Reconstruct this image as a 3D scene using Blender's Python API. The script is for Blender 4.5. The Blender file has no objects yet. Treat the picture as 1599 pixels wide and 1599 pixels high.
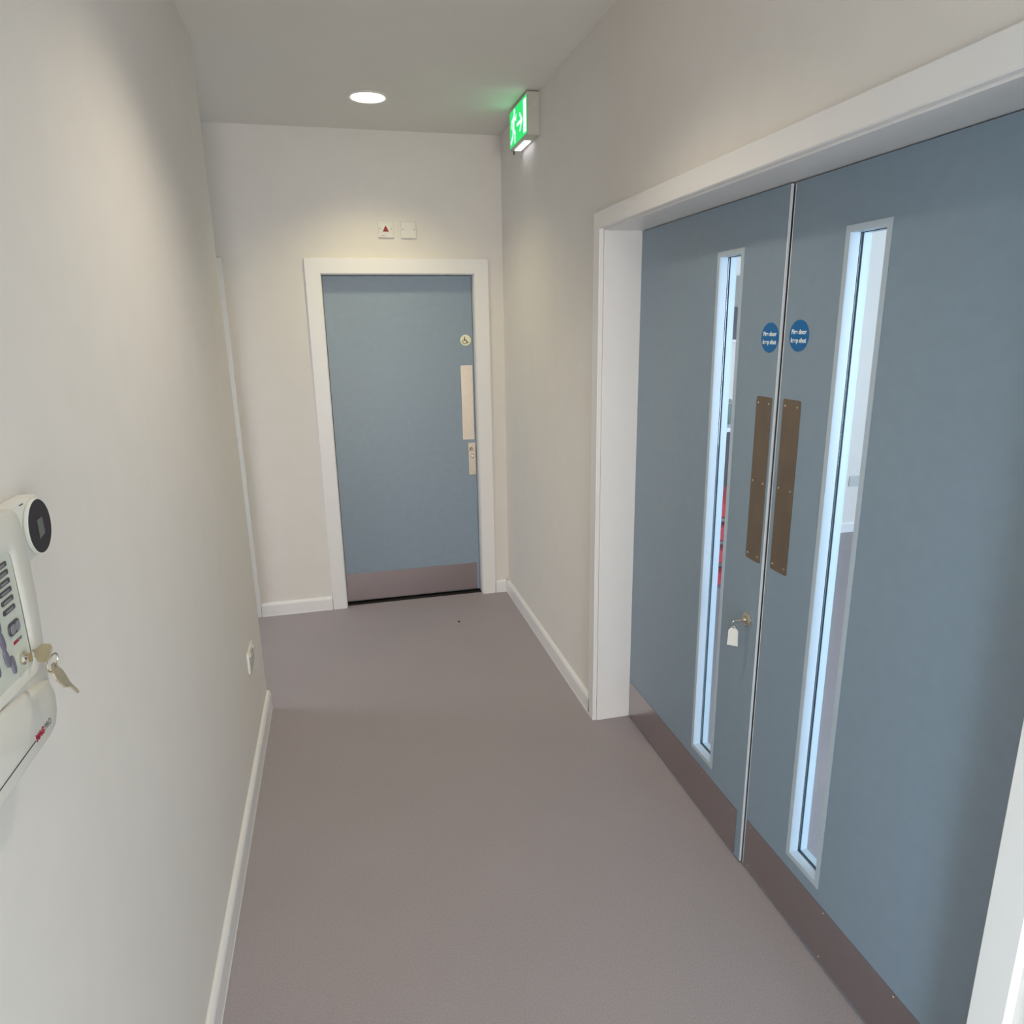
import bpy, bmesh, math, random
from mathutils import Vector, Matrix
random.seed(4)
scene = bpy.context.scene
COL = scene.collection

# ------------------------------------------------------------------ camera
F_PX, YAW, PITCH, ROLL, CAM_H = 1097.48, 0.23711, -0.257, -0.01716, 1.7643
cy, sy, cp, sp = math.cos(YAW), math.sin(YAW), math.cos(PITCH), math.sin(PITCH)
fwd = Vector((sy * cp, cy * cp, sp)); rt = Vector((cy, -sy, 0)); up = rt.cross(fwd)
r2 = math.cos(ROLL) * rt + math.sin(ROLL) * up
u2 = -math.sin(ROLL) * rt + math.cos(ROLL) * up
cam = bpy.data.cameras.new('camera')
cam.sensor_width = 36; cam.lens = F_PX / 1599 * 36; cam.clip_start = 0.02
camo = bpy.data.objects.new('camera', cam); COL.objects.link(camo)
camo.matrix_world = Matrix(((r2.x, u2.x, -fwd.x, 0), (r2.y, u2.y, -fwd.y, 0), (r2.z, u2.z, -fwd.z, CAM_H), (0, 0, 0, 1)))
scene.camera = camo

# ------------------------------------------------------------------ sky, daylight, exposure
w = bpy.data.worlds.new('sky'); scene.world = w; w.use_nodes = True
w.node_tree.nodes['Background'].inputs[0].default_value = (0.62, 0.78, 1.0, 1)
w.node_tree.nodes['Background'].inputs[1].default_value = 1.6
scene.view_settings.view_transform = 'Standard'
scene.view_settings.look = 'None'
scene.view_settings.gamma = 1
scene.view_settings.use_curve_mapping = False
scene.view_settings.exposure = 0.10

def area(name, loc, direction, sx, sz, power, color, spread=180):
    l = bpy.data.lights.new(name, 'AREA'); l.shape = 'RECTANGLE'; l.size = sx; l.size_y = sz
    l.energy = power; l.color = color; l.spread = math.radians(spread)
    o = bpy.data.objects.new(name, l); COL.objects.link(o); o.location = loc
    o.rotation_euler = Vector(direction).to_track_quat('-Z', 'Y').to_euler()
    return o
DAY = (0.80, 0.89, 1.0)
# daylight entering through windows behind the camera and in the hall
area('daylight_side_window', (-0.50, -1.30, 0.95), (1, 0, -.35), 0.70, 1.5, 68, (0.66, 0.87, 1.0), 150)
area('daylight_rear_window', (0.30, -4.96, 1.05), (0, 1, -.08), 1.1, 1.85, 76, (1.0, 0.945, 0.90), 150)
area('recess_fill_light', (-2.17, 3.86, 1.5), (1, 0, -.55), 0.75, 1.2, 5.5, (.94, .94, 1.0), 105)  # added fill from the unseen recess, brightens far wall, floor and right wall
area('daylight_hall_window', (5.95, 2.2, 1.5), (-1, 0, 0), 4.0, 1.6, 32, (0.74, 0.85, 1.0))
area('daylight_hall_rear_window', (3.2, -1.45, 1.5), (0, 1, 0), 2.4, 1.6, 160, (0.72, 0.83, 1.0))

# ------------------------------------------------------------------ materials
MATS = {}
def lin(c):
    return tuple(((x / 255) / 12.92 if x / 255 <= 0.04045 else ((x / 255 + 0.055) / 1.055) ** 2.4) for x in c)
def mat(name, srgb, rough=0.5, metal=0.0, noise=0.0, nscale=60, bump=0.0, bscale=200, emit=None, estr=0, coat=0.0, spec=0.5, aniso=None):
    m = bpy.data.materials.new(name); m.use_nodes = True
    nt = m.node_tree; b = nt.nodes['Principled BSDF']; c = lin(srgb)
    b.inputs['Base Color'].default_value = (*c, 1)
    b.inputs['Roughness'].default_value = rough; b.inputs['Metallic'].default_value = metal
    b.inputs['Specular IOR Level'].default_value = spec
    b.inputs['Coat Weight'].default_value = coat
    tc = nt.nodes.new('ShaderNodeTexCoord')
    src = tc.outputs['Object']
    if aniso:
        mp = nt.nodes.new('ShaderNodeMapping'); mp.inputs['Scale'].default_value = aniso
        nt.links.new(src, mp.inputs['Vector']); src = mp.outputs['Vector']
    if noise:
        n = nt.nodes.new('ShaderNodeTexNoise'); n.inputs['Scale'].default_value = nscale; n.inputs['Detail'].default_value = 3
        nt.links.new(src, n.inputs['Vector'])
        r = nt.nodes.new('ShaderNodeValToRGB')
        r.color_ramp.elements[0].position = 0.3; r.color_ramp.elements[1].position = 0.7
        r.color_ramp.elements[0].color = (*[x * (1 - noise) for x in c], 1)
        r.color_ramp.elements[1].color = (*[min(1, x * (1 + noise)) for x in c], 1)
        nt.links.new(n.outputs['Fac'], r.inputs['Fac']); nt.links.new(r.outputs['Color'], b.inputs['Base Color'])
    if bump:
        n = nt.nodes.new('ShaderNodeTexNoise'); n.inputs['Scale'].default_value = bscale; n.inputs['Detail'].default_value = 2
        nt.links.new(src, n.inputs['Vector'])
        bp = nt.nodes.new('ShaderNodeBump'); bp.inputs['Strength'].default_value = bump; bp.inputs['Distance'].default_value = 0.001
        nt.links.new(n.outputs['Fac'], bp.inputs['Height']); nt.links.new(bp.outputs['Normal'], b.inputs['Normal'])
    if emit:
        b.inputs['Emission Color'].default_value = (*emit, 1); b.inputs['Emission Strength'].default_value = estr
    MATS[name] = m
    return m
M_wall = mat('wall_paint', (231, 226, 220), 0.75, noise=0.012, nscale=9, bump=0.12, bscale=260, spec=0.25)
M_ceil = mat('ceiling_paint', (232, 229, 222), 0.85, noise=0.01, nscale=5, spec=0.2)
M_trim = mat('trim_gloss_paint', (238, 236, 235), 0.34, noise=0.006, nscale=12)
M_door = mat('door_laminate', (139, 157, 172), 0.38, noise=0.025, nscale=24, bump=0.03, bscale=500)
M_lip = mat('door_edge_lipping', (236, 240, 244), 0.4, noise=0.01)
M_bead = mat('glazing_bead_paint', (188, 201, 212), 0.38, noise=0.01)
M_gasket = mat('black_gasket', (14, 16, 20), 0.6, noise=0.05)
M_steel = mat('brushed_steel', (178, 168, 170), 0.22, 0.9, noise=0.03, nscale=30, bump=0.05, bscale=300, aniso=(1, 30, 30))
M_plate = mat('bronzed_push_plate', (142, 126, 110), 0.42, 0.8, noise=0.10, nscale=9, bump=0.05, bscale=300)
M_satin = mat('satin_steel_plate', (196, 184, 168), 0.36, 0.8, noise=0.03, nscale=40)
M_screw = mat('screw_head', (225, 215, 195), 0.2, 1.0, noise=0.02)
M_chrome = mat('polished_nickel', (220, 212, 196), 0.12, 1.0, noise=0.01)
M_key = mat('key_nickel', (206, 194, 168), 0.42, 0.75, noise=0.05, nscale=80)
M_white = mat('white_plastic', (236, 234, 226), 0.4, noise=0.006, nscale=30)
M_offw = mat('panel_plastic', (224, 221, 212), 0.42, noise=0.01, nscale=30)
M_panel = mat('panel_inlay', (208, 212, 200), 0.45, noise=0.01, nscale=30)
M_seam = mat('dark_seam', (60, 58, 58), 0.6, noise=0.02)
M_blackg = mat('black_glass', (20, 12, 26), 0.3, noise=0.02, spec=.3)
M_lcd = mat('grey_display', (92, 98, 92), 0.25, noise=0.03, nscale=60)
M_btn = mat('grey_violet_button', (112, 108, 124), 0.4, noise=0.03, nscale=90)
M_slot = mat('dark_label_strip', (72, 70, 76), 0.35, noise=0.2, nscale=300)
M_slotc = mat('pale_label_print', (140, 138, 146), 0.4, noise=0.1, nscale=300)
M_redink = mat('red_print', (168, 24, 52), 0.5, noise=0.02)
M_greyink = mat('grey_print', (120, 122, 122), 0.5, noise=0.02)
M_redtri = mat('red_lens', (150, 8, 14), 0.2, noise=0.02, coat=0.5)
M_blue = mat('blue_sign_face', (0, 106, 170), 0.35, noise=0.02, nscale=20)
M_cream = mat('cream_disc', (244, 240, 205), 0.4, noise=0.01)
M_olive = mat('dark_olive_print', (62, 54, 20), 0.5, noise=0.02)
M_print = mat('white_print', (240, 246, 246), 0.5, noise=0.01)
M_signbody = mat('sign_housing', (196, 194, 182), 0.45, noise=0.01)
M_green = mat('green_lit_panel', (0, 150, 70), 0.4, noise=0.01, emit=lin((8, 214, 104)), estr=.95)
M_picto = mat('white_lit_pictogram', (230, 255, 240), 0.4, emit=lin((205, 255, 232)), estr=1.1)
M_diff = mat('lit_diffuser', (255, 255, 255), 0.4, emit=(0.90, 0.93, 1.0), estr=2.2)
M_lamp = mat('lit_downlight_lens', (255, 255, 255), 0.4, emit=(1.0, 0.93, 0.98), estr=6)
M_black = mat('black_rubber', (12, 12, 14), 0.6, noise=0.02)
M_red = mat('red_fabric', (186, 44, 62), 0.85, noise=0.08, nscale=40, bump=0.2, bscale=300)
M_tube = mat('grey_steel_tube', (150, 146, 150), 0.4, 0.6, noise=0.02)
M_dark = mat('dark_cupboard_board', (62, 50, 62), 0.5, noise=0.10, nscale=14)
M_top = mat('white_worktop', (240, 242, 246), 0.35, noise=0.01)
M_boxg = mat('grey_board', (150, 150, 142), 0.5, noise=0.03)
M_jar = mat('green_grey_jar', (98, 118, 110), 0.25, noise=0.05, nscale=20)
M_scrn = mat('dark_screen', (64, 58, 68), 0.3, noise=0.08, nscale=5)
M_grit = mat('dark_grit', (30, 26, 28), 0.8, noise=0.1)
M_socket = mat('socket_plastic', (228, 226, 220), 0.4, noise=0.01)
M_lino = mat('vinyl_floor', (135, 126, 124), 0.55, spec=0.4)
def floor_nodes(m):
    nt = m.node_tree; b = nt.nodes['Principled BSDF']
    tc = nt.nodes.new('ShaderNodeTexCoord')
    v = nt.nodes.new('ShaderNodeTexNoise'); v.inputs['Scale'].default_value = 230; v.inputs['Detail'].default_value = 2
    r = nt.nodes.new('ShaderNodeValToRGB'); e = r.color_ramp.elements
    c = lin((165, 157, 160))
    e[0].position = .30; e[0].color = (*[x * .90 for x in c], 1)
    e[1].position = .74; e[1].color = (*[x * 1.13 for x in c], 1)
    k = e.new(.5); k.color = (*c, 1)
    n2 = nt.nodes.new('ShaderNodeTexNoise'); n2.inputs['Scale'].default_value = 2.2; n2.inputs['Detail'].default_value = 3
    r2_ = nt.nodes.new('ShaderNodeValToRGB'); r2_.color_ramp.elements[0].color = (.94, .94, .94, 1); r2_.color_ramp.elements[1].color = (1.05, 1.04, 1.04, 1)
    mx = nt.nodes.new('ShaderNodeMix'); mx.data_type = 'RGBA'; mx.blend_type = 'MULTIPLY'; mx.inputs['Factor'].default_value = 1
    nt.links.new(tc.outputs['Object'], v.inputs['Vector']); nt.links.new(tc.outputs['Object'], n2.inputs['Vector'])
    nt.links.new(v.outputs['Fac'], r.inputs['Fac']); nt.links.new(n2.outputs['Fac'], r2_.inputs['Fac'])
    nt.links.new(r.outputs['Color'], mx.inputs[6]); nt.links.new(r2_.outputs['Color'], mx.inputs[7])
    nt.links.new(mx.outputs[2], b.inputs['Base Color'])
    bp = nt.nodes.new('ShaderNodeBump'); bp.inputs['Strength'].default_value = .08; bp.inputs['Distance'].default_value = .0005
    nt.links.new(v.outputs['Fac'], bp.inputs['Height']); nt.links.new(bp.outputs['Normal'], b.inputs['Normal'])
floor_nodes(M_lino)
M_glass = bpy.data.materials.new('clear_glazing'); M_glass.use_nodes = True
nt = M_glass.node_tree; nt.nodes.clear()
o_ = nt.nodes.new('ShaderNodeOutputMaterial'); mx_ = nt.nodes.new('ShaderNodeMixShader')
t_ = nt.nodes.new('ShaderNodeBsdfTransparent'); t_.inputs[0].default_value = (.93, .975, .98, 1)
g_ = nt.nodes.new('ShaderNodeBsdfGlossy'); g_.inputs['Roughness'].default_value = .02
mx_.inputs[0].default_value = .06
nt.links.new(t_.outputs[0], mx_.inputs[1]); nt.links.new(g_.outputs[0], mx_.inputs[2]); nt.links.new(mx_.outputs[0], o_.inputs[0])

# ------------------------------------------------------------------ helpers
def box(bm, a, b):
    x0, y0, z0 = a; x1, y1, z1 = b
    v = [bm.verts.new(p) for p in ((x0, y0, z0), (x1, y0, z0), (x1, y1, z0), (x0, y1, z0), (x0, y0, z1), (x1, y0, z1), (x1, y1, z1), (x0, y1, z1))]
    for f in ((0, 3, 2, 1), (4, 5, 6, 7), (0, 1, 5, 4), (1, 2, 6, 5), (2, 3, 7, 6), (3, 0, 4, 7)):
        bm.faces.new([v[i] for i in f])
def loft(bm, loops, cap0=True, cap1=True):
    rings = [[bm.verts.new(p) for p in L] for L in loops]
    n = len(rings[0])
    for a, b in zip(rings, rings[1:]):
        for i in range(n):
            bm.faces.new((a[i], a[(i + 1) % n], b[(i + 1) % n], b[i]))
    if cap0: bm.faces.new(list(reversed(rings[0])))
    if cap1: bm.faces.new(rings[-1])
    return rings
def prism(bm, pts, w0, w1, bev=0.0):
    """outline pts (u, v) counter-clockwise, extruded along w; bev insets the front edge"""
    if bev:
        cx = sum(p[0] for p in pts) / len(pts); cyy = sum(p[1] for p in pts) / len(pts)
        def ins(p, d):
            v = Vector((p[0] - cx, p[1] - cyy)); l = v.length or 1
            return (cx + v.x * (l - d) / l, cyy + v.y * (l - d) / l)
        loft(bm, [[(*p, w0) for p in pts], [(*p, w1 - bev) for p in pts],
                  [(*ins(p, bev * .3), w1 - bev * .3) for p in pts], [(*ins(p, bev), w1) for p in pts]])
    else:
        loft(bm, [[(*p, w0) for p in pts], [(*p, w1) for p in pts]])
def rrect(u0, v0, u1, v1, r, n=5):
    out = []
    for (cx, cyy, a0) in ((u1 - r, v0 + r, -90), (u1 - r, v1 - r, 0), (u0 + r, v1 - r, 90), (u0 + r, v0 + r, 180)):
        for k in range(n + 1):
            a = math.radians(a0 + 90 * k / n); out.append((cx + r * math.cos(a), cyy + r * math.sin(a)))
    return out
def circ(cx, cyy, r, n=32, ry=None, rot=0):
    ry = ry or r; out = []
    for k in range(n):
        a = 2 * math.pi * k / n; x, y = r * math.cos(a), ry * math.sin(a)
        out.append((cx + x * math.cos(rot) - y * math.sin(rot), cyy + x * math.sin(rot) + y * math.cos(rot)))
    return out
def ring(bm, o, i, w0, w1):
    """rectangular frame: outer rect o, inner rect i as (u0,v0,u1,v1)"""
    def c(r, w): return [(r[0], r[1], w), (r[2], r[1], w), (r[2], r[3], w), (r[0], r[3], w)]
    O0, O1, I0, I1 = ([bm.verts.new(p) for p in c(r, w_)] for r, w_ in ((o, w0), (o, w1), (i, w0), (i, w1)))
    for k in range(4):
        j = (k + 1) % 4
        bm.faces.new((O0[k], O0[j], O1[j], O1[k])); bm.faces.new((I0[j], I0[k], I1[k], I1[j]))
        bm.faces.new((O1[k], O1[j], I1[j], I1[k])); bm.faces.new((O0[j], O0[k], I0[k], I0[j]))
def stroke(bm, pts, wd, w0, w1):
    for a, b in zip(pts, pts[1:]):
        a, b = Vector(a), Vector(b); d = (b - a).normalized() * wd / 2; n = Vector((-d.y, d.x))
        out = []
        ang = math.atan2(d.y, d.x)
        for k in range(5):
            t = ang - math.pi / 2 + math.pi * k / 4; out.append((b.x + wd / 2 * math.cos(t), b.y + wd / 2 * math.sin(t)))
        for k in range(5):
            t = ang + math.pi / 2 + math.pi * k / 4; out.append((a.x + wd / 2 * math.cos(t), a.y + wd / 2 * math.sin(t)))
        prism(bm, out, w0, w1)
def tube(bm, pts, r, n=10, closed=False):
    pts = [Vector(p) for p in pts]; rings = []; m = len(pts)
    pn = None
    for i, p in enumerate(pts):
        if closed: t = (pts[(i + 1) % m] - pts[i - 1]).normalized()
        else: t = (pts[min(i + 1, m - 1)] - pts[max(i - 1, 0)]).normalized()
        if pn is None:
            pn = t.orthogonal().normalized()
        pn = (pn - t * pn.dot(t)).normalized(); b = t.cross(pn)
        rings.append([bm.verts.new(p + r * (math.cos(2 * math.pi * k / n) * pn + math.sin(2 * math.pi * k / n) * b)) for k in range(n)])
    seq = list(zip(rings, rings[1:])) + ([(rings[-1], rings[0])] if closed else [])
    for a, b in seq:
        for k in range(n):
            bm.faces.new((a[k], a[(k + 1) % n], b[(k + 1) % n], b[k]))
    if not closed:
        bm.faces.new(list(reversed(rings[0]))); bm.faces.new(rings[-1])
def bend(pts, r=.03, n=5):
    pts = [Vector(p) for p in pts]; out = [pts[0]]
    for a, b, c in zip(pts, pts[1:], pts[2:]):
        p0 = b + (a - b).normalized() * r; p1 = b + (c - b).normalized() * r
        for k in range(n + 1):
            t = k / n; out.append((1 - t) ** 2 * p0 + 2 * t * (1 - t) * b + t * t * p1)
    out.append(pts[-1]); return out
def obj(name, build, m, parent=None, bevel=0.0, smooth=False, label=None, kind=None):
    bm = bmesh.new(); build(bm)
    bmesh.ops.recalc_face_normals(bm, faces=bm.faces)
    me = bpy.data.meshes.new(name); bm.to_mesh(me); bm.free()
    me.materials.append(m)
    o = bpy.data.objects.new(name, me); COL.objects.link(o)
    if smooth:
        for p in me.polygons: p.use_smooth = True
        md = o.modifiers.new('edge', 'EDGE_SPLIT'); md.split_angle = math.radians(38)
    if bevel:
        md = o.modifiers.new('bevel', 'BEVEL'); md.width = bevel; md.segments = 2; md.limit_method = 'ANGLE'; md.angle_limit = math.radians(50)
    if parent: o.parent = parent
    if label: o['label'] = label
    if kind: o['kind'] = kind
    return o
def tag(o, label, cat, group=None, kind=None):
    o['label'] = label; o['category'] = cat
    if group: o['group'] = group
    if kind: o['kind'] = kind
    return o
def wall_frame(p, right):
    """local X = seen right, Y = up, Z = out of the wall"""
    r = Vector(right).normalized(); n = r.cross(Vector((0, 0, 1)))
    return Matrix(((r.x, 0, n.x, p[0]), (r.y, 0, n.y, p[1]), (r.z, 1, n.z, p[2]), (0, 0, 0, 1)))
def thing(name, mw):
    o = bpy.data.objects.new(name, None); COL.objects.link(o); o.empty_display_size = .05
    o.matrix_world = mw if isinstance(mw, Matrix) else Matrix.Translation(mw)
    return o
def text(name, s, size, u, v, w0, m, parent, align='CENTER', sx=1.0, bold=0.0, label=None):
    cu = bpy.data.curves.new(name, 'FONT'); cu.body = s; cu.size = size; cu.align_x = align; cu.align_y = 'CENTER'
    cu.extrude = 0.0003; cu.offset = bold
    tmp = bpy.data.objects.new('tmp', cu); COL.objects.link(tmp)
    dg = bpy.context.evaluated_depsgraph_get()
    me = bpy.data.meshes.new_from_object(tmp.evaluated_get(dg)); bpy.data.objects.remove(tmp)
    me.transform(Matrix.Translation((u, v, w0)) @ Matrix.Diagonal((sx, 1, 1, 1)))
    me.materials.clear(); me.materials.append(m); me.name = name
    o = bpy.data.objects.new(name, me); COL.objects.link(o); o.parent = parent
    if label: o['label'] = label
    return o

# ------------------------------------------------------------------ dimensions read from the photograph
XR, XL, D, H, T = 1.044, -0.443, 4.453, 2.858, 0.018
YE = 3.25                      # where the left wall ends
XD = 1.201                     # corridor face of the double doors
WR = 1.275                     # hall side of the right wall
OY0, OY1, OZ = 0.79, 2.725, 2.12
FX0, FX1, FZ = -0.045, 0.858, 2.08
RX, RY0, RY1 = 6.0, -1.5, 5.0  # hall

# ------------------------------------------------------------------ structure
def st(name, build, m, label, cat, bevel=0.0):
    return tag(obj(name, build, m, bevel=bevel), label, cat, kind='structure')
st('floor', lambda b: box(b, (-2.3, -5.1, -.1), (RX + .1, RY1 + .1, 0)), M_lino, 'grey-brown speckled vinyl floor running through corridor and hall', 'floor')
st('ceiling', lambda b: box(b, (-2.3, -5.1, H), (RX + .1, RY1 + .1, H + .1)), M_ceil, 'plain white painted ceiling over the corridor', 'ceiling')
def wl(b):
    box(b, (XL - .2, -.93, 0), (XL, YE, H)); box(b, (XL - .2, -5.0, 0), (XL, -1.67, H))
    box(b, (XL - .2, -1.67, 2.12), (XL, -.93, H)); box(b, (XL - .2, -1.67, 0), (XL, -.93, .18))
st('wall_left', wl, M_wall, 'pale near wall with the alarm panel, ending before the recess', 'wall')
def wr(b):
    box(b, (XR, -5.0, 0), (WR, OY0 - .03, H)); box(b, (XR, OY1 + .03, 0), (WR, RY1, H)); box(b, (XR, OY0 - .03, OZ + .03), (WR, OY1 + .03, H))
st('wall_right', wr, M_wall, 'cream wall holding the grey-blue double doors', 'wall')
FY = D + .12
def wf(b):
    box(b, (-2.2, D, 0), (-1.58, FY, H)); box(b, (-.642, D, 0), (FX0 - .03, FY, H)); box(b, (FX1 + .03, D, 0), (XR, FY, H))
    box(b, (-1.58, D, FZ + .03), (-.642, FY, H)); box(b, (FX0 - .03, D, FZ + .03), (FX1 + .03, FY, H))
st('wall_far', wf, M_wall, 'end wall of the corridor around the single grey-blue door', 'wall')
st('wall_recess', lambda b: (box(b, (-2.3, .5, 0), (-2.2, 3.47, H)), box(b, (-2.3, 4.25, 0), (-2.2, FY, H)), box(b, (-2.3, 3.47, 0), (-2.2, 4.25, .88)), box(b, (-2.3, 3.47, 2.12), (-2.2, 4.25, H))), M_wall, 'side wall of the recess hidden behind the left wall', 'wall')
st('wall_recess_back', lambda b: box(b, (-2.2, YE - .1, 0), (XL - .2, YE, H)), M_wall, 'return wall of the recess', 'wall')
def wb(b):
    box(b, (XL - .2, -5.1, 0), (-.30, -5.0, H)); box(b, (.90, -5.1, 0), (WR, -5.0, H)); box(b, (-.30, -5.1, 2.08), (.90, -5.0, H)); box(b, (-.30, -5.1, 0), (.90, -5.0, .06))
st('wall_rear', wb, M_wall, 'rear corridor wall with the glazed entrance behind the viewer', 'wall')
def hall_far(b): box(b, (WR, RY1, 0), (RX, RY1 + .1, H))
st('wall_hall_far', hall_far, M_wall, 'white hall wall seen through the door glazing', 'wall')
def hall_side(b):
    box(b, (RX, RY0, 0), (RX + .1, RY1, .68)); box(b, (RX, RY0, 2.32), (RX + .1, RY1, H))
    box(b, (RX, RY0, .68), (RX + .1, .18, 2.32)); box(b, (RX, 4.22, .68), (RX + .1, RY1, 2.32))
st('wall_hall_side', hall_side, M_wall, 'hall side wall with the long window', 'wall')
def hall_rear(b):
    box(b, (WR, RY0 - .1, 0), (RX, RY0, .68)); box(b, (WR, RY0 - .1, 2.32), (RX, RY0, H))
    box(b, (WR, RY0 - .1, .68), (1.98, RY0, 2.32)); box(b, (4.42, RY0 - .1, .68), (RX, RY0, 2.32))
st('wall_hall_rear', hall_rear, M_wall, 'rear hall wall with a window', 'wall')
st('wall_far_light_block', lambda b: box(b, (-2.3, FY + .001, 0), (WR - .001, FY + .1, H)), M_wall, 'unseen slab added behind the far doors to block light leaks', 'wall')  # added out of view so no sky leaks round the far door
# windows that let the daylight in; the recess one is added
def window(name, mw, wd, ht, label):
    root = thing(name, mw); tag(root, label, 'window', kind='structure')
    obj('window_frame', lambda b: ring(b, (0, 0, wd, ht), (.05, .05, wd - .05, ht - .05), -.09, -.04), M_trim, root, bevel=.003)
    obj('window_pane', lambda b: box(b, (.05, .05, -.068), (wd - .05, ht - .05, -.062)), M_glass, root)
    return root
window('window_1', wall_frame((XL, -1.67, .18), (0, 1, 0)), .74, 1.94, 'tall side window behind the viewer')
window('window_2', wall_frame((.90, -5.0, .06), (-1, 0, 0)), 1.20, 2.02, 'tall glazing at the rear end of the corridor')
window('recess_fill_window', wall_frame((-2.2, 3.47, .88), (0, 1, 0)), .78, 1.24, 'unseen window added in the recess for its fill light')
window('window_3', wall_frame((RX, 4.22, .68), (0, -1, 0)), 4.04, 1.64, 'long window in the hall side wall')
window('window_4', wall_frame((4.42, RY0, .68), (-1, 0, 0)), 2.44, 1.64, 'window in the hall rear wall')

# skirting with a rounded top: profile (out, z)
def skirt(b, p0, p1, out, ht=.09, t=T, w0=0.0):
    p0, p1, out = Vector(p0), Vector(p1), Vector(out)
    prof = [(0.0005, 0.001), (t + .0015, 0.001), (t + .0015, .005), (t, .008), (t, ht - .016), (t - .003, ht - .008), (t - .008, ht - .002), (.004, ht), (0.0005, ht)]
    loft(b, [[p + out * a + Vector((0, 0, z)) for a, z in prof] for p in (p0, p1)])
st('baseboard_left', lambda b: skirt(b, (XL, -4.99, 0), (XL, YE - .002, 0), (1, 0, 0), .098), M_trim, 'white skirting along the left wall', 'skirting')
st('baseboard_right', lambda b: skirt(b, (XR, OY1 + .061, 0), (XR, D - .02, 0), (-1, 0, 0)), M_trim, 'white skirting right of the corridor between the doors', 'skirting')
st('baseboard_right_near', lambda b: skirt(b, (XR, -4.99, 0), (XR, OY0 - .061, 0), (-1, 0, 0)), M_trim, 'white skirting beside the near door jamb', 'skirting')
st('baseboard_far', lambda b: skirt(b, (-.578, D, 0), (-.1395, D, 0), (0, -1, 0)), M_trim, 'white skirting left of the far door', 'skirting')
st('baseboard_far_right', lambda b: skirt(b, (.9515, D, 0), (XR - .019, D, 0), (0, -1, 0)), M_trim, 'short white skirting right of the far door', 'skirting')
st('baseboard_hall', lambda b: skirt(b, (WR + .01, RY1, 0), (RX - .01, RY1, 0), (0, -1, 0)), M_trim, 'white skirting in the hall', 'skirting')

# architraves: three boards mitred into one frame (legs + head), local wall coordinates
def archi(b, u0, u1, ht, wd, t=T):
    """opening u0..u1 with height ht; board width wd, chamfered edges"""
    c = .003
    def path(off, w_):
        return [(u0 - off, 0.001, w_), (u0 - off, ht + off, w_), (u1 + off, ht + off, w_), (u1 + off, 0.001, w_)]
    prof = [(0, .0005), (0, t - c), (c, t), (wd - c, t), (wd, t - c), (wd, .0005)]
    P = [path(o_, w_) for o_, w_ in prof]
    V = [[b.verts.new(p) for p in q] for q in P]; n = len(V)
    for i in range(n):
        j = (i + 1) % n
        for k in range(3): b.faces.new((V[i][k], V[i][k + 1], V[j][k + 1], V[j][k]))
    b.faces.new([V[i][0] for i in range(n)]); b.faces.new([V[i][3] for i in reversed(range(n))])
def frame_thing(name, mw, build, lining, label):
    root = thing(name, mw); tag(root, label, 'door frame', kind='structure')
    obj('architrave', build, M_trim, root); obj('door_lining', lining, M_trim, root, bevel=.0015)
    return root
# double door frame: local origin at far jamb, X runs towards the viewer (-y)
mwR = wall_frame((XR, OY1, 0), (0, -1, 0)); OW = OY1 - OY0
def lin_R(b):
    d = XR - WR
    box(b, (-.0295, .001, d), (0, OZ + .029, -.0005)); box(b, (OW, .001, d), (OW + .0295, OZ + .029, -.0005)); box(b, (0, OZ, d), (OW, OZ + .029, -.0005))
    s = XR - 1.262   # stops behind the leaves
    box(b, (0, .001, d), (.012, OZ, s)); box(b, (OW - .012, .001, d), (OW, OZ, s)); box(b, (.012, OZ - .012, d), (OW - .012, OZ, s))
frame_thing('trim_1', mwR, lambda b: archi(b, -.006, OW + .006, OZ + .006, .066), lin_R, 'white architrave and lining around the grey-blue double doors')
mwF = wall_frame((FX0, D, 0), (1, 0, 0)); FW = FX1 - FX0
def lin_F(b):
    box(b, (-.0295, .001, -.12), (0, FZ + .029, -.0005)); box(b, (FW, .001, -.12), (FW + .0295, FZ + .029, -.0005)); box(b, (0, FZ, -.12), (FW, FZ + .029, -.0005))
frame_thing('trim_2', mwF, lambda b: archi(b, -.003, FW + .003, FZ + .003, .088), lin_F, 'white architrave around the single door at the corridor end')
mwG = wall_frame((-1.55, D, 0), (1, 0, 0))
def lin_G(b):
    box(b, (-.0295, .001, -.12), (0, FZ + .029, -.0005)); box(b, (.878, .001, -.12), (.9075, FZ + .029, -.0005)); box(b, (0, FZ, -.12), (.878, FZ + .029, -.0005))
frame_thing('trim_3', mwG, lambda b: archi(b, -.003, .882, FZ + .003, .088), lin_G, 'white architrave edge at the far left beside the near wall corner')

# ------------------------------------------------------------------ doors
def screws(root, pts, w0, r=.0035):
    for (u, v) in pts:
        obj('screw', lambda b: prism(b, circ(u, v, r, 12), w0, w0 + .0018, .0006), M_screw, root)
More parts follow.
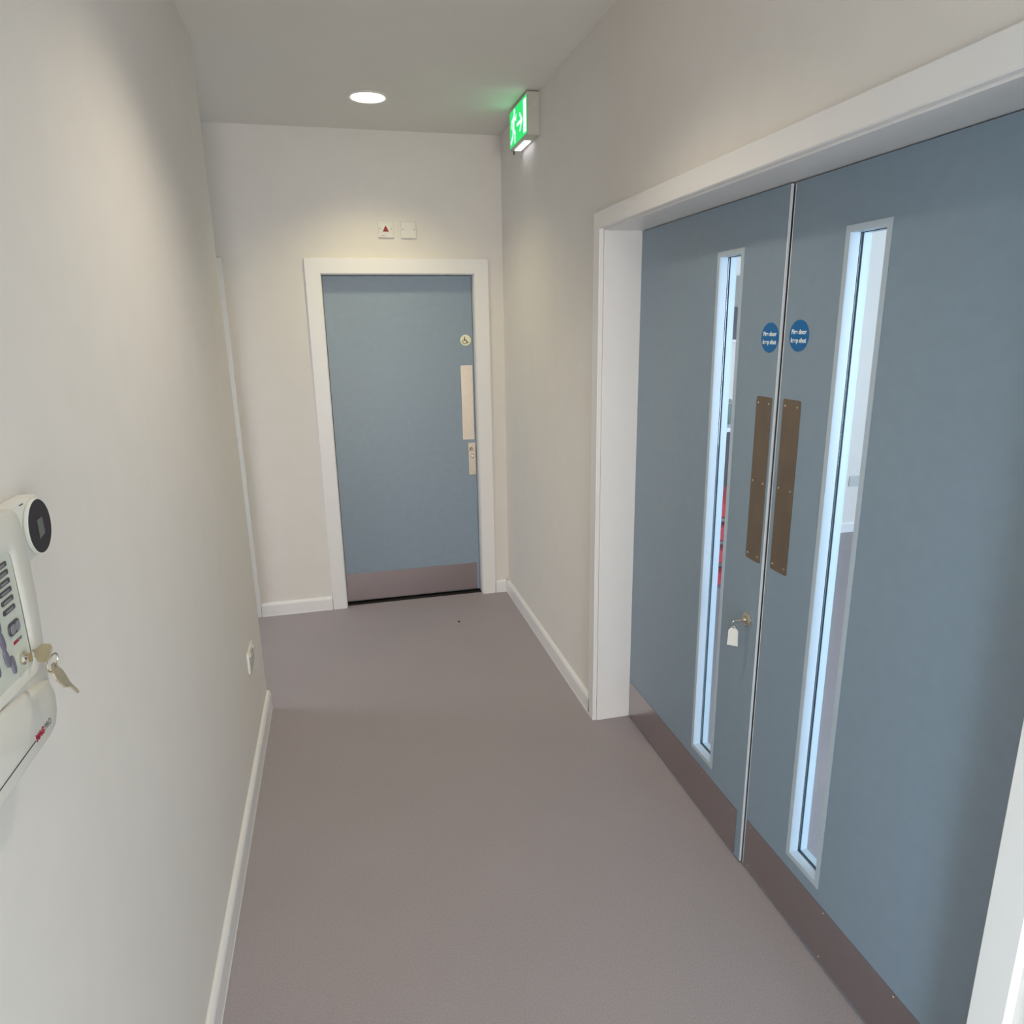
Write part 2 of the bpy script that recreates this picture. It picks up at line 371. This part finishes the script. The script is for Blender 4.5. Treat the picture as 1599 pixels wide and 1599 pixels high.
# far door
d1 = thing('door_1', wall_frame((FX0 + .003, 4.52, 0), (1, 0, 0)))
tag(d1, 'single grey-blue flush door at the corridor end with accessible toilet disc', 'door', kind='structure')
LW = FW - .006
obj('door_leaf', lambda b: box(b, (0, .012, -.044), (LW, FZ - .003, 0)), M_door, d1, bevel=.0015)
obj('kick_plate', lambda b: box(b, (.004, .014, .0003), (LW - .018, .205, .0018)), M_steel, d1, label='brushed steel kick plate')
obj('push_plate', lambda b: prism(b, rrect(.815 - .002, 1.058, .888, 1.534, .003), .0003, .0018), M_satin, d1, label='pale brushed steel push plate')
dd = thing('wc_disc', Matrix.Identity(4)); dd.name = 'toilet_disc'
bpy.data.objects.remove(dd)
WCu, WCv = .815 + .0355, 1.690
disc = obj('toilet_sign', lambda b: prism(b, circ(WCu, WCv, .034, 40), .0003, .0025, .0006), M_cream, d1, label='round cream disc with wheelchair symbol')
def wheelchair(b):
    k = .031 / 50; ox, oy = WCu - .002, WCv
    def P(x, y): return (ox + x * k, oy + y * k)
    prism(b, circ(*P(-8, 30), 5 * k, 16), .0026, .0032)
    stroke(b, [P(-8, 21), P(-6, -4), P(14, -4), P(22, -26), P(30, -22)], 7 * k, .0026, .0032)
    stroke(b, [P(-7, 10), P(9, 10)], 5 * k, .0026, .0032)
    pts = [P(-6 + 21 * math.cos(math.radians(a)), -14 + 21 * math.sin(math.radians(a))) for a in range(115, 375, 20)]
    stroke(b, pts, 5.5 * k, .0026, .0032)
obj('wheelchair_symbol', wheelchair, M_olive, disc)
lp = obj('lock_plate', lambda b: prism(b, rrect(.846, .822, .892, 1.036, .003), .0003, .003, .0008), M_satin, d1, label='tall satin steel lock plate')
def knob(b):
    loft(b, [[(x, y, w_) for x, y in circ(.862, .995, r, 20)] for r, w_ in ((.006, .003), (.006, .012), (.010, .016), (.011, .024), (.008, .029))])
obj('lock_knob', knob, M_chrome, lp, smooth=True)
def turn(b):
    loft(b, [[(x, y, w_) for x, y in circ(.866, .952, r, 20)] for r, w_ in ((.011, .003), (.011, .008), (.006, .010), (.006, .018))])
    prism(b, [(.862, .938), (.872, .932), (.878, .944), (.869, .958), (.861, .956)], .016, .024, .002)
obj('thumb_turn', turn, M_chrome, lp, smooth=True)
# black strip painting the shade in the gap under the far door
tag(obj('undercut_shade', lambda b: box(b, (FX0 + .001, 4.478, .0006), (FX1 - .001, 4.56, .003)), M_black), 'black strip painted as the shaded gap under the far door', 'gap shade', kind='structure')

def vision_door(name, mw, wd, slit, label, kick, plate, plate_scr, discuv, right_hand):
    root = thing(name, mw); tag(root, label, 'door', kind='structure')
    u0, v0, u1, v1 = slit
    th = .054
    def leaf(b):
        ring(b, (0.0, .007, wd, OZ - .003), (u0 + .012, v0 + .012, u1 - .012, v1 - .012), -th, 0)
    obj('door_leaf', leaf, M_door, root)
    def edge(b):
        box(b, (wd + .0002, .008, -th), (wd + .004, OZ - .004, -.0005)); box(b, (-.004, .008, -th), (-.0002, OZ - .004, -.0005))
    obj('edge_lipping', edge, M_lip, root, label='paler lipping strip on the leaf edges')
    def bead(b):
        i = (u0 + .0155, v0 + .0155, u1 - .0155, v1 - .0155); o = (u0 + .0121, v0 + .0121, u1 - .0121, v1 - .0121)
        ring(b, o, i, -.0262, 0.0); ring(b, slit, i, 0.0003, .0022)
        ring(b, o, i, -th, -.0362); ring(b, slit, i, -th - .004, -th - .0003)
    obj('glazing_bead', bead, M_bead, root, label='pale grey bead around the glazed slit')
    gl = obj('glass_pane', lambda b: box(b, (u0 + .0125, v0 + .0125, -.0344), (u1 - .0125, v1 - .0125, -.0284)), M_glass, root, label='clear narrow vertical glass pane')
    obj('gasket', lambda b: (ring(b, (u0 + .0123, v0 + .0123, u1 - .0123, v1 - .0123), (u0 + .0158, v0 + .0158, u1 - .0158, v1 - .0158), -.0284, -.0263),
                             ring(b, (u0 + .0123, v0 + .0123, u1 - .0123, v1 - .0123), (u0 + .0158, v0 + .0158, u1 - .0158, v1 - .0158), -.0361, -.0345)), M_gasket, gl)
    obj('kick_plate', lambda b: prism(b, kick, .0003, .0017), M_steel, root, label='brushed steel kick plate with dark sheen')
    if not right_hand:
        obj('meeting_gap_shade', lambda b: box(b, (wd + .0042, .010, -.040), (wd + .0110, OZ - .006, -.0065)), M_gasket, root, label='black strip painted as the shade in the meeting gap')  # black strip draws the dark of the open gap between the leaves
    screws(root, [(kick[0][0] * 0 + x, y) for x, y in plate_scr['kick']], .0017, .0025)
    pp = obj('push_plate', lambda b: prism(b, rrect(*plate, .006), .0003, .002, .0005), M_plate, root, label='tall brown metal push plate')
    for (x, y) in [(plate[0] + .012, plate[1] + .018), (plate[2] - .012, plate[1] + .018), (plate[0] + .012, (plate[1] + plate[3]) / 2 - .003), (plate[2] - .012, (plate[1] + plate[3]) / 2 - .003), (plate[0] + .012, plate[3] - .018), (plate[2] - .012, plate[3] - .018)]:
        obj('screw', lambda b: prism(b, circ(x, y, .0033, 12), .0021, .0036, .0006), M_screw, pp)
    s = obj('fire_door_sign', lambda b: prism(b, circ(*discuv, .041, 48), .0003, .0016), M_blue, root, label='round blue sign with white fire door keep shut text')
    text('sign_text', 'Fire door', .0165, discuv[0], discuv[1] + .0095, .0018, M_print, s, bold=.0006)
    text('sign_text', 'keep shut', .0165, discuv[0], discuv[1] - .0125, .0018, M_print, s, bold=.0006)
    return root
# left leaf (far one): hinge at OY1, stands a touch proud at the meeting edge
a = math.radians(-0.36)
WL_ = OY1 - .003 - 1.7665
mL = wall_frame((XD, OY1 - .003, 0), (0, -1, 0))
hinge = Matrix.Translation((0, 0, 0)) @ mL @ Matrix.Rotation(a, 4, 'Y')
def uL(y): return (OY1 - .003) - y
VSL = (uL(2.125), .222, uL(1.970), 1.981)
kickL = rrect(.006, .012, uL(1.797), .182, .004)
kickL = [p for p in kickL]
d2 = vision_door('door_2', hinge, WL_, VSL, 'far leaf of the double doors, with keys in its lock', kickL,
                 (uL(1.852), 1.062, uL(1.776), 1.558), {'kick': [(.02, .168), (.46, .168), (uL(1.82), .168), (.46, .024), (uL(2.03), .168)]},
                 (uL(1.810), 1.724), None)
# right leaf (near one)
YRL = 1.7505
mRt = wall_frame((XD, YRL, 0), (0, -1, 0))
def uR(y): return YRL - y
VSR = (uR(1.539), .224, uR(1.391), 1.983)
d3 = vision_door('door_3', mRt, YRL - OY0 - .007, VSR, 'near leaf of the double doors, nearest the viewer', rrect(uR(1.746), .012, uR(.80), .184, .004),
                 (uR(1.731), 1.064, uR(1.653), 1.560), {'kick': [(.03, .172), (.03, .024), (uR(1.36), .172), (uR(1.36), .024), (uR(1.1), .172), (uR(1.1), .024)]},
                 (uR(1.687), 1.730), True)
# lock on the left leaf
LU, LV = uL(1.818), .865
lk = obj('door_lock', lambda b: loft(b, [[(x, y, w_) for x, y in circ(LU, LV, r, 28)] for r, w_ in ((.023, .0003), (.023, .004), (.019, .007), (.012, .009), (.012, .014))]), M_chrome, d2, smooth=True, label='round nickel lock rose')
obj('lock_cylinder', lambda b: prism(b, circ(LU, LV, .0085, 24), .014, .020, .001), M_chrome, lk, smooth=True)

# keys hanging from a door lock: local frame = wall frame at the lock
def key_shape(b, L=.024, bw=.022, bl=.024, th=.0011):
    """key lying along -Y: bow at the top around the origin hole, blade downwards"""
    pts = [(-bw / 2 * .55, .006), (bw / 2 * .55, .006), (bw / 2, .001), (bw / 2, -bl * .62), (bw / 2 * .45, -bl), (.0036, -bl - .003),
           (.0036, -bl - .007), (.0024, -bl - .009), (.0034, -bl - .012), (.0022, -bl - .016), (.0032, -bl - .019), (.0012, -bl - L),
           (-.0016, -bl - L), (-.0036, -bl - L + .003), (-.0036, -bl - .003), (-bw / 2 * .45, -bl), (-bw / 2, -bl * .62), (-bw / 2, .001)]
    pts = pts[::-1]
    prism(b, pts, -th, th, .0004)
def ringpts(c, r, ax1, ax2, n=28):
    c, ax1, ax2 = Vector(c), Vector(ax1), Vector(ax2)
    return [c + r * (math.cos(2 * math.pi * k / n) * ax1 + math.sin(2 * math.pi * k / n) * ax2) for k in range(n)]
kb = thing('key_bunch', d2.matrix_world @ Matrix.Translation((LU, LV, .021)))
tag(kb, 'nickel key with a blank white tag hanging in the far leaf lock', 'keys')
def place(o, m): o.matrix_local = m; return o
# key pointing into the lock: blade goes -Z, bow outwards
k1 = obj('key', lambda b: key_shape(b, L=.004, bl=.018, bw=.020), M_key, kb)
place(k1, Matrix.Translation((0, 0, .020)) @ Matrix.Rotation(math.radians(90), 4, 'X') @ Matrix.Rotation(math.radians(20), 4, 'Y'))
obj('key_ring', lambda b: tube(b, ringpts((-.002, -.011, .022), .012, (0.25, .97, 0), (0, 0, 1)), .0009, 8, True), M_chrome, kb, smooth=True)
tg = obj('key_tag', lambda b: prism(b, [(-.017, -.072), (.017, -.072), (.0155, -.050), (.015, -.022), (.009, -.014), (-.009, -.014), (-.015, -.022), (-.0155, -.050)], -.0018, .0018, .0007), M_white, kb, label='blank white plastic key tag')
place(tg, Matrix.Translation((-.004, -.014, .024)) @ Matrix.Rotation(math.radians(50), 4, 'Y'))
obj('tag_loop', lambda b: tube(b, ringpts((-.0, -.0125, 0), .005, (1, 0, 0), (0, 1, 0), 16), .0013, 6, True), M_white, tg, smooth=True)

# ------------------------------------------------------------------ downlights
def downlight(x, y, label, power, color):
    root = thing('ceiling_downlight', Vector((x, y, H)))
    tag(root, label, 'ceiling light', 'recessed downlights along the corridor')
    def trimring(b):
        loft(b, [[(px, py, w_) for px, py in circ(0, 0, r, 48)] for r, w_ in ((.082, -.0005), (.098, -.0005), (.097, -.004), (.088, -.007), (.082, -.004))], False, False)
    obj('light_rim', trimring, M_white, root, smooth=True)
    obj('light_lens', lambda b: loft(b, [[(px, py, w_) for px, py in circ(0, 0, r, 48)] for r, w_ in ((.082, -.001), (.082, -.0035), (.06, -.0055), (.02, -.006))]), M_lamp, root, smooth=True)
    l = bpy.data.lights.new('downlight_beam', 'SPOT'); l.energy = power; l.spot_size = math.radians(128); l.spot_blend = 1.0
    l.color = color; l.shadow_soft_size = .05
    o = bpy.data.objects.new('downlight_beam', l); COL.objects.link(o); o.parent = root; o.location = (0, 0, -.055)
    return root
downlight(.249, 3.865, 'round glowing downlight in the ceiling before the far door', 30, (1, .88, .50))
downlight(.249, 1.90, 'round downlight in the ceiling beside the double doors', 42, (1, .88, .70))
downlight(.249, -.07, 'round downlight in the ceiling above the viewer', 8, (1, .85, .78))

# ------------------------------------------------------------------ exit sign
SX, SY0, SY1, SZ0, SZ1 = .981, 3.612, 3.958, 2.662, 2.853
es = thing('exit_sign', wall_frame((XR, SY1, SZ0), (0, -1, 0)))
tag(es, 'lit green running man exit sign box high on the right wall', 'exit sign')
SW, SH, SD = SY1 - SY0, SZ1 - SZ0, XR - SX
def house(b):
    loft(b, [[(*p, .001) for p in rrect(0, 0, SW, SH, .006, 3)], [(*p, SD - .003) for p in rrect(0, 0, SW, SH, .006, 3)], [(*p, SD) for p in rrect(.003, .003, SW - .003, SH - .003, .005, 3)]])
obj('sign_housing', house, M_signbody, es, smooth=True)
obj('lit_face', lambda b: box(b, (.006, .010, SD + .0003), (SW - .006, SH - .014, SD + .002)), M_green, es, label='glowing green sign face')
def picto(b):
    w0, w1 = SD + .0022, SD + .003
    # doorway on the right
    box(b, (.284, .020, w0), (.336, .166, w1))
    # arrow pointing right, towards the doorway
    stroke(b, [(.160, .088), (.248, .088)], .015, w0, w1)
    stroke(b, [(.216, .124), (.254, .088), (.216, .052)], .015, w0, w1)
    # running man
    def M(x, y): return (.006 + x * 1.12, -.004 + y * 1.18)
    prism(b, circ(*M(.090, .140), .014, 20), w0, w1)
    for pts, wd in (([(.080, .120), (.070, .078)], .028), ([(.084, .120), (.112, .105), (.122, .120)], .011), ([(.076, .120), (.046, .112), (.036, .088)], .011),
                    ([(.072, .076), (.098, .056), (.094, .022)], .016), ([(.068, .076), (.052, .044), (.020, .030)], .016)):
        stroke(b, [M(*p) for p in pts], wd, w0, w1)
obj('running_man_pictogram', picto, M_picto, es, label='white pictogram of runner, arrow and doorway')
obj('lit_diffuser', lambda b: box(b, (.035, -.003, .015), (.235, -.0003, SD - .015)), M_diff, es, label='glowing white strip under the sign')
obj('test_button', lambda b: tube(b, [(.010, -.016, .046), (.010, -.0003, .046)], .0035), M_black, es, smooth=True, label='tiny black stud under the sign')
def endclip(b):
    pts = [(SW + .001, .135 + .011 * math.cos(math.radians(t)), .036 - .011 * math.sin(math.radians(t))) for t in range(0, 140, 14)]
    tube(b, pts, .0017, 6)
obj('end_clip', endclip, M_white, es, smooth=True)

# ------------------------------------------------------------------ plates above the far door
def wall_plate(name, x0, x1, z0, z1, label, cat):
    root = thing(name, wall_frame(((x0 + x1) / 2, D, (z0 + z1) / 2), (1, 0, 0))); tag(root, label, cat, 'pair of small plates above the far door')
    h = (x1 - x0) / 2
    obj('face_plate', lambda b: prism(b, rrect(-h, -h, h, h, .004), .0005, .011, .002), M_socket, root)
    for s in (-1, 1): obj('screw', lambda b: prism(b, circ(s * (h - .012), 0.002, .0028, 12), .011, .0117), M_greyink, root)
    return root
ip = wall_plate('indicator_plate', .298, .388, 2.286, 2.376, 'white plate with red triangle lens above the far door', 'indicator')
obj('pale_window', lambda b: prism(b, rrect(-.019, -.018, .019, .026, .005), .0111, .0122), M_white, ip)
obj('triangle_lens', lambda b: prism(b, [(-.018, -.013), (.018, -.013), (0, .021)], .0123, .0150, .001), M_redtri, ip, label='dark red triangular lens')
obj('red_mark', lambda b: prism(b, rrect(-.030, -.037, -.006, -.033, .001), .0111, .0114), mat('faint_pink_print', (214, 170, 162), .5), ip)
wall_plate('blanking_plate', .430, .520, 2.284, 2.374, 'plain white blanking plate right of the red triangle plate', 'wall plate')

# ------------------------------------------------------------------ double socket low on the left wall
sk = thing('wall_socket', wall_frame((XL, 2.79, .41), (0, 1, 0))); tag(sk, 'white double socket low on the left wall near its corner', 'socket')
obj('face_plate', lambda b: prism(b, rrect(0, 0, .150, .088, .005), .0005, .010, .002), M_socket, sk, smooth=True)
for q in (0, 1):
    def holes(b, q=q):
        c = .042 + q * .066
        box(b, (c - .003, .052, .0101), (c + .003, .061, .0104)); box(b, (c - .014, .032, .0101), (c - .008, .036, .0104)); box(b, (c + .008, .032, .0101), (c + .014, .036, .0104))
    obj('pin_holes', holes, M_black, sk)
    obj('rocker_switch', lambda b, q=q: prism(b, rrect(.020 + q * .094, .066, .036 + q * .094, .080, .002), .0101, .014, .001), M_socket, sk)
# socket in the hall
hs = thing('wall_socket', wall_frame((4.16, RY1, .405), (1, 0, 0))); tag(hs, 'small pale socket on the white hall wall, behind the near leaf glass', 'socket')
obj('face_plate', lambda b: prism(b, rrect(0, 0, .148, .088, .004), .0005, .010, .002), mat('hall_socket_grey', (196, 198, 196), .45), hs)

# ------------------------------------------------------------------ alarm panel on the left wall
AU, AV = .66, 1.25
ap = thing('alarm_panel', wall_frame((XL, AU, AV), (0, 1, 0))); tag(ap, 'cream plastic alarm control panel with button strips on the left wall', 'alarm panel')
def A(u, v): return (u - AU, v - AV)
out = [A(.66, 1.254), A(.945, 1.254), A(.960, 1.258), A(.970, 1.272), A(.978, 1.295), A(.980, 1.36), A(.984, 1.39), A(.989, 1.42), A(.9895, 1.48), A(.988, 1.535), A(.984, 1.548), A(.974, 1.556), A(.955, 1.560), A(.66, 1.562)]
def inset(pts, d):
    n = len(pts); o = []
    for i in range(n):
        p0, p1, p2 = (Vector(pts[i - 1]), Vector(pts[i]), Vector(pts[(i + 1) % n]))
        a_, b_ = (p1 - p0).normalized(), (p2 - p1).normalized()
        nn = (Vector((-a_.y, a_.x)) + Vector((-b_.y, b_.x))).normalized()
        o.append(tuple(p1 + nn * d / max(.5, nn.dot(Vector((-a_.y, a_.x))))))
    return o
def body(b):
    loft(b, [[(*p, w_) for p in inset(out, d)] for d, w_ in ((.010, .0008), (.006, .012), (.001, .022), (0, .030), (.0006, .035), (.003, .0385), (.006, .040))])
obj('panel_body', body, M_offw, ap, smooth=True)
upper = [A(.675, 1.330), A(.84, 1.352), A(.90, 1.343), A(.940, 1.336), A(.974, 1.350), A(.979, 1.39), A(.984, 1.42), A(.9845, 1.48), A(.983, 1.532), A(.972, 1.549), A(.955, 1.553), A(.675, 1.555)]
hole = (.700 - AU, 1.362 - AV, .936 - AU, 1.512 - AV)
def bezel(b):
    # raised surround: outer rim falls away, inner edge drops into the recessed field
    o = [A(.672, 1.366), A(.845, 1.362), A(.905, 1.352), A(.945, 1.345), A(.968, 1.352), A(.977, 1.372), A(.982, 1.41), A(.984, 1.44), A(.9845, 1.485), A(.983, 1.527), A(.975, 1.545), A(.955, 1.553), A(.82, 1.555), A(.672, 1.555)]
    i = [(.700, 1.366), (.84, 1.366), (.900, 1.364), (.932, 1.362), (.937, 1.364), (.938, 1.372), (.938, 1.41), (.938, 1.44), (.937, 1.48), (.936, 1.506), (.932, 1.511), (.926, 1.512), (.82, 1.512), (.700, 1.512)]
    i = [A(*p) for p in i]
    L = [[(*p, .0400) for p in o], [(*p, .0418) for p in inset(o, .003)], [(*p, .0438) for p in inset(i, -.012)], [(*p, .0436) for p in inset(i, -.004)], [(*p, .0414) for p in i]]
    loft(b, L, False, False)
obj('panel_bezel', bezel, M_offw, ap, smooth=True)
obj('control_field', lambda b: prism(b, [(hole[0], hole[1]), (hole[2], hole[1]), (hole[2], hole[3]), (hole[0], hole[3])], .0401, .0412), M_panel, ap)
def flap(b):
    top = [(.66 + (.945 - .66) * k / 10, 1.362 - .030 * (k / 10) ** 2.2) for k in range(11)]
    pts = [A(.668, 1.258), A(.935, 1.258), A(.955, 1.262), A(.968, 1.280), A(.972, 1.305), A(.962, 1.326)] + [A(*p) for p in reversed(top)]
    loft(b, [[(*p, .0395) for p in pts], [(*p, .0440) for p in inset(pts, .0015)], [(*p, .0470) for p in inset(pts, .006)]])
obj('lower_flap', flap, M_offw, ap, smooth=True)
obj('flap_seam', lambda b: box(b, (.680 - AU, 1.2785 - AV, .0471), (.889 - AU, 1.2800 - AV, .0474)), M_seam, ap)
text('brand_text', 'MAG', .0115, .891 - AU, 1.2800 - AV, .0472, M_redink, ap, 'LEFT', 1.0, .0007, 'red lettering on the flap')
text('brand_text', 'PRO', .0115, .9185 - AU, 1.2800 - AV, .0472, M_greyink, ap, 'LEFT', .9, .0002, 'grey lettering on the flap')
text('small_brand_text', 'MAG', .0055, .899 - AU, 1.406 - AV, .0415, M_redink, ap, 'LEFT', 1.0, .0002, 'tiny red lettering')
text('small_brand_text', 'PRO', .0055, .912 - AU, 1.406 - AV, .0415, M_greyink, ap, 'LEFT', .9, .0001)
for k, v in enumerate((1.5020, 1.4920, 1.4812, 1.4705, 1.4595, 1.4480)):
    s = obj('label_strip', lambda b: prism(b, rrect(.889 - AU, v - .0031 - AV, .9195 - AU, v + .0031 - AV, .0022), .0413, .0424), M_slot, ap)
    obj('label_print', lambda b: prism(b, rrect(.892 - AU + .001 * (k % 3), v - .0014 - AV, .913 - AU, v + .0010 - AV, .0008), .0425, .0427), M_slotc, s)
    obj('label_strip', lambda b: prism(b, rrect(.840 - AU, v - .0031 - AV, .872 - AU, v + .0031 - AV, .0022), .0413, .0424), M_slot, ap)
for (u, v, ry, rx, rot) in ((.869, 1.4445, .0125, .0045, 12), (.8715, 1.4215, .0125, .0047, 12), (.874, 1.3985, .0125, .0047, 12), (.886, 1.3850, .0120, .0042, 4), (.845, 1.4215, .0125, .0047, 12), (.848, 1.3985, .0125, .0047, 12)):
    obj('oval_button', lambda b: prism(b, [A(*p) for p in circ(u, v, rx, 24, ry, math.radians(rot))], .0413, .0438, .001), M_btn, ap, smooth=True)
rb = obj('rocker_button', lambda b: prism(b, rrect(.892 - AU, 1.4165 - AV, .9205 - AU, 1.4325 - AV, .0055), .0413, .0432, .0008), M_slot, ap, smooth=True)
obj('rocker_half', lambda b: prism(b, rrect(.8945 - AU, 1.4187 - AV, .9052 - AU, 1.4303 - AV, .0035), .0433, .0442), M_slotc, rb)
obj('rocker_half', lambda b: prism(b, rrect(.9070 - AU, 1.4187 - AV, .9182 - AU, 1.4303 - AV, .0035), .0433, .0442), M_slotc, rb)
KU, KV = .9125 - AU, 1.3810 - AV
pl = obj('key_switch', lambda b: loft(b, [[(x, y, w_) for x, y in circ(KU, KV, r, 24)] for r, w_ in ((.0085, .0412), (.0085, .0440), (.0062, .0462), (.0060, .0500))]), M_chrome, ap, smooth=True, label='small chrome key switch')

kb2 = thing('key_bunch', ap.matrix_world @ Matrix.Translation((KU, KV, .0505)))
tag(kb2, 'two small nickel keys on a ring hanging from the alarm panel switch', 'keys')
q1 = obj('key', lambda b: key_shape(b, L=.002, bl=.020, bw=.023), M_key, kb2)
place(q1, Matrix.Translation((.012, -.002, .014)) @ Matrix.Rotation(math.radians(-32), 4, 'Y') @ Matrix.Rotation(math.radians(84), 4, 'X') @ Matrix.Rotation(math.radians(62), 4, 'Y'))
obj('key_ring', lambda b: tube(b, ringpts((.018, -.018, .015), .0105, (.85, .2, .3), (0.1, 1, .1)), .0011, 8, True), M_chrome, kb2, smooth=True)
q2 = obj('key', lambda b: key_shape(b, L=.024, bl=.031, bw=.029), M_key, kb2)
place(q2, Matrix.Translation((.015, -.029, .017)) @ Matrix.Rotation(math.radians(28), 4, 'Z') @ Matrix.Rotation(math.radians(18), 4, 'Y') @ Matrix.Rotation(math.radians(-12), 4, 'X'))

# ------------------------------------------------------------------ round black touch reader beside it
RU, RV = 1.0655, 1.5095
rd = thing('wall_controller', wall_frame((XL, RU, RV), (0, 1, 0))); tag(rd, 'round black-faced controller on a white base beside the alarm panel', 'controller')
obj('controller_base', lambda b: prism(b, rrect(-.068, -.040, .030, .0415, .012), .0005, .0225, .003), M_white, rd, smooth=True)
obj('controller_rim', lambda b: loft(b, [[(x, y, w_) for x, y in circ(0, 0, r, 48)] for r, w_ in ((.0375, .0226), (.0390, .0245), (.0388, .0285), (.0380, .0292), (.0372, .0288))], True, False), M_white, rd, smooth=True)
face = obj('controller_face', lambda b: prism(b, circ(0, 0, .0371, 48), .0235, .0290, .0005), M_blackg, rd, label='glossy black round face')
obj('display', lambda b: prism(b, [(-.0085, -.016), (.0105, -.013), (.0105, .011), (-.0085, .010)], .0291, .0294), M_lcd, face)
obj('button_slot', lambda b: prism(b, rrect(-.036, .0405 - .0035, -.024, .0405 - .002, .0005), .0226, .0229), M_seam, rd)

# ------------------------------------------------------------------ grit speck on the floor
def speck(b):
    loft(b, [[(.0075 * s * math.cos(a_) * (1 + .2 * math.sin(3 * a_)), .006 * s * math.sin(a_), z) for a_ in [2 * math.pi * k / 10 for k in range(10)]] for s, z in ((.8, .0003), (1, .002), (.6, .005))])
g = obj('floor_crumb', speck, M_grit); g.location = (.621, 4.018, 0); tag(g, 'tiny dark crumb on the floor before the far door', 'crumb', kind='thing')

# ------------------------------------------------------------------ things in the hall, seen through the far leaf's slit
cb = thing('cupboard', Vector((2.5, 4.46, 0))); tag(cb, 'dark low cupboard under a white worktop, behind the far leaf glass', 'cupboard')
def carc(b): box(b, (0, .02, .06), (.98, .51, 1.02)); box(b, (.02, .05, .001), (.96, .49, .06))
obj('carcass', carc, M_dark, cb, bevel=.002)
for q in (0, 1):
    dr = obj('cupboard_door', lambda b, q=q: box(b, (.004 + q * .49, .0, .065), (.486 + q * .49, .0185, 1.015)), M_dark, cb, bevel=.002)
    obj('door_handle', lambda b, q=q: tube(b, bend([(.44 + q * .10, -.001, .62), (.44 + q * .10, -.03, .62), (.44 + q * .10, -.03, .76), (.44 + q * .10, -.001, .76)], .01), .005), M_tube, dr, smooth=True)
obj('worktop', lambda b: box(b, (-.01, -.02, 1.0215), (.99, .53, 1.052)), M_top, cb, bevel=.003, label='white worktop')
jar = thing('storage_jar', Vector((2.735, 4.66, 1.0525))); tag(jar, 'green-grey jar with a flat lid on the white worktop', 'jar')
obj('jar_body', lambda b: loft(b, [[(x, y, z) for x, y in circ(0, 0, r, 28)] for r, z in ((.055, .0), (.062, .01), (.062, .13), (.055, .15))]), M_jar, jar, smooth=True)
obj('jar_lid', lambda b: loft(b, [[(x, y, z) for x, y in circ(0, 0, r, 28)] for r, z in ((.074, .1505), (.074, .158), (.05, .178), (.015, .188))]), M_boxg, jar, smooth=True)
tv = thing('wall_screen', wall_frame((2.78, RY1, 1.65), (1, 0, 0))); tag(tv, 'dark flat screen on the white hall wall, behind the far leaf glass', 'screen')
obj('screen_body', lambda b: prism(b, rrect(0, 0, .46, .235, .006), .0005, .045, .003), M_scrn, tv)
obj('screen_shelf', lambda b: box(b, (-.02, -.022, .0005), (.48, -.004, .07)), M_top, tv, bevel=.002)
gb = tag(obj('wall_box', lambda b: prism(b, rrect(0, 0, .60, .215, .004), .0005, .035, .003), M_boxg), 'grey board fixed above the dark screen on the hall wall', 'board')
gb.matrix_world = wall_frame((2.72, RY1, 1.895), (1, 0, 0))

# stacking chairs: red pads on grey tube, seen end-on through the slit
def chair(loc, rz, label):
    root = thing('stacking_chair', Matrix.Translation(loc) @ Matrix.Rotation(rz, 4, 'Z'))
    tag(root, label, 'chair', 'red stacking chairs in the hall')
    def pad(b):
        loft(b, [[(x, y, z) for x, y in rrect(-.20 - d, -.21 - d, .20 + d, .21 + d, .05)] for d, z in ((-.012, .405), (0, .412), (.004, .445), (0, .478), (-.02, .486))])
    obj('seat', pad, M_red, root, smooth=True)
    def back(b):
        loft(b, [[(x, .205 + off + (z - .6) * .12, z) for x, z in rrect(-.19 + d, .60 + d, .19 - d, .84 - d, .05)] for off, d in ((-.006, .01), (-.004, 0), (.004, 0), (.006, .01))])
    obj('backrest', back, M_red, root, smooth=True)
    obj('seat_frame', lambda b: tube(b, ringpts((0, 0, .392), 1, (.19, 0, 0), (0, .20, 0), 28), .011, 8, True), M_tube, root, smooth=True)
    for s in (-1, 1):
        obj('leg', lambda b: tube(b, [(s * .185, -.17, .412), (s * .235, -.24, .008)], .007, 8), M_blackt, root, smooth=True)
        obj('leg', lambda b: tube(b, [(s * .185, .16, .412), (s * .235, .24, .008)], .007, 8), M_blackt, root, smooth=True)
        obj('back_upright', lambda b: tube(b, bend([(s * .185, .15, .412), (s * .185, .225, .46), (s * .185, .258, .80)], .03), .007, 8), M_tube, root, smooth=True)
    return root
M_blackt = mat('dark_tube', (42, 34, 40), .4, .4, noise=.02)
def copy_thing(o, loc, label):
    c = o.copy(); COL.objects.link(c); c.location = loc; c['label'] = label
    for ch in list(o.children):
        d_ = ch.copy(); COL.objects.link(d_); d_.parent = c
    return c
# backs towards +x so that the view through the slit meets the seats
c0 = chair((2.04, 3.36, 0), math.radians(-100), 'red padded stacking chair, lowest of the stack in the hall')
copy_thing(c0, (2.023, 3.363, .125), 'red padded stacking chair, second from the bottom of the hall stack')
copy_thing(c0, (2.006, 3.366, .25), 'red padded stacking chair, second from the top of the hall stack')
copy_thing(c0, (1.989, 3.369, .375), 'red padded stacking chair, topmost of the stack in the hall')
for o in bpy.data.objects:
    if o.parent is None and 'category' not in o and o.type in ('MESH', 'EMPTY'): print('UNTAGGED', o.name)
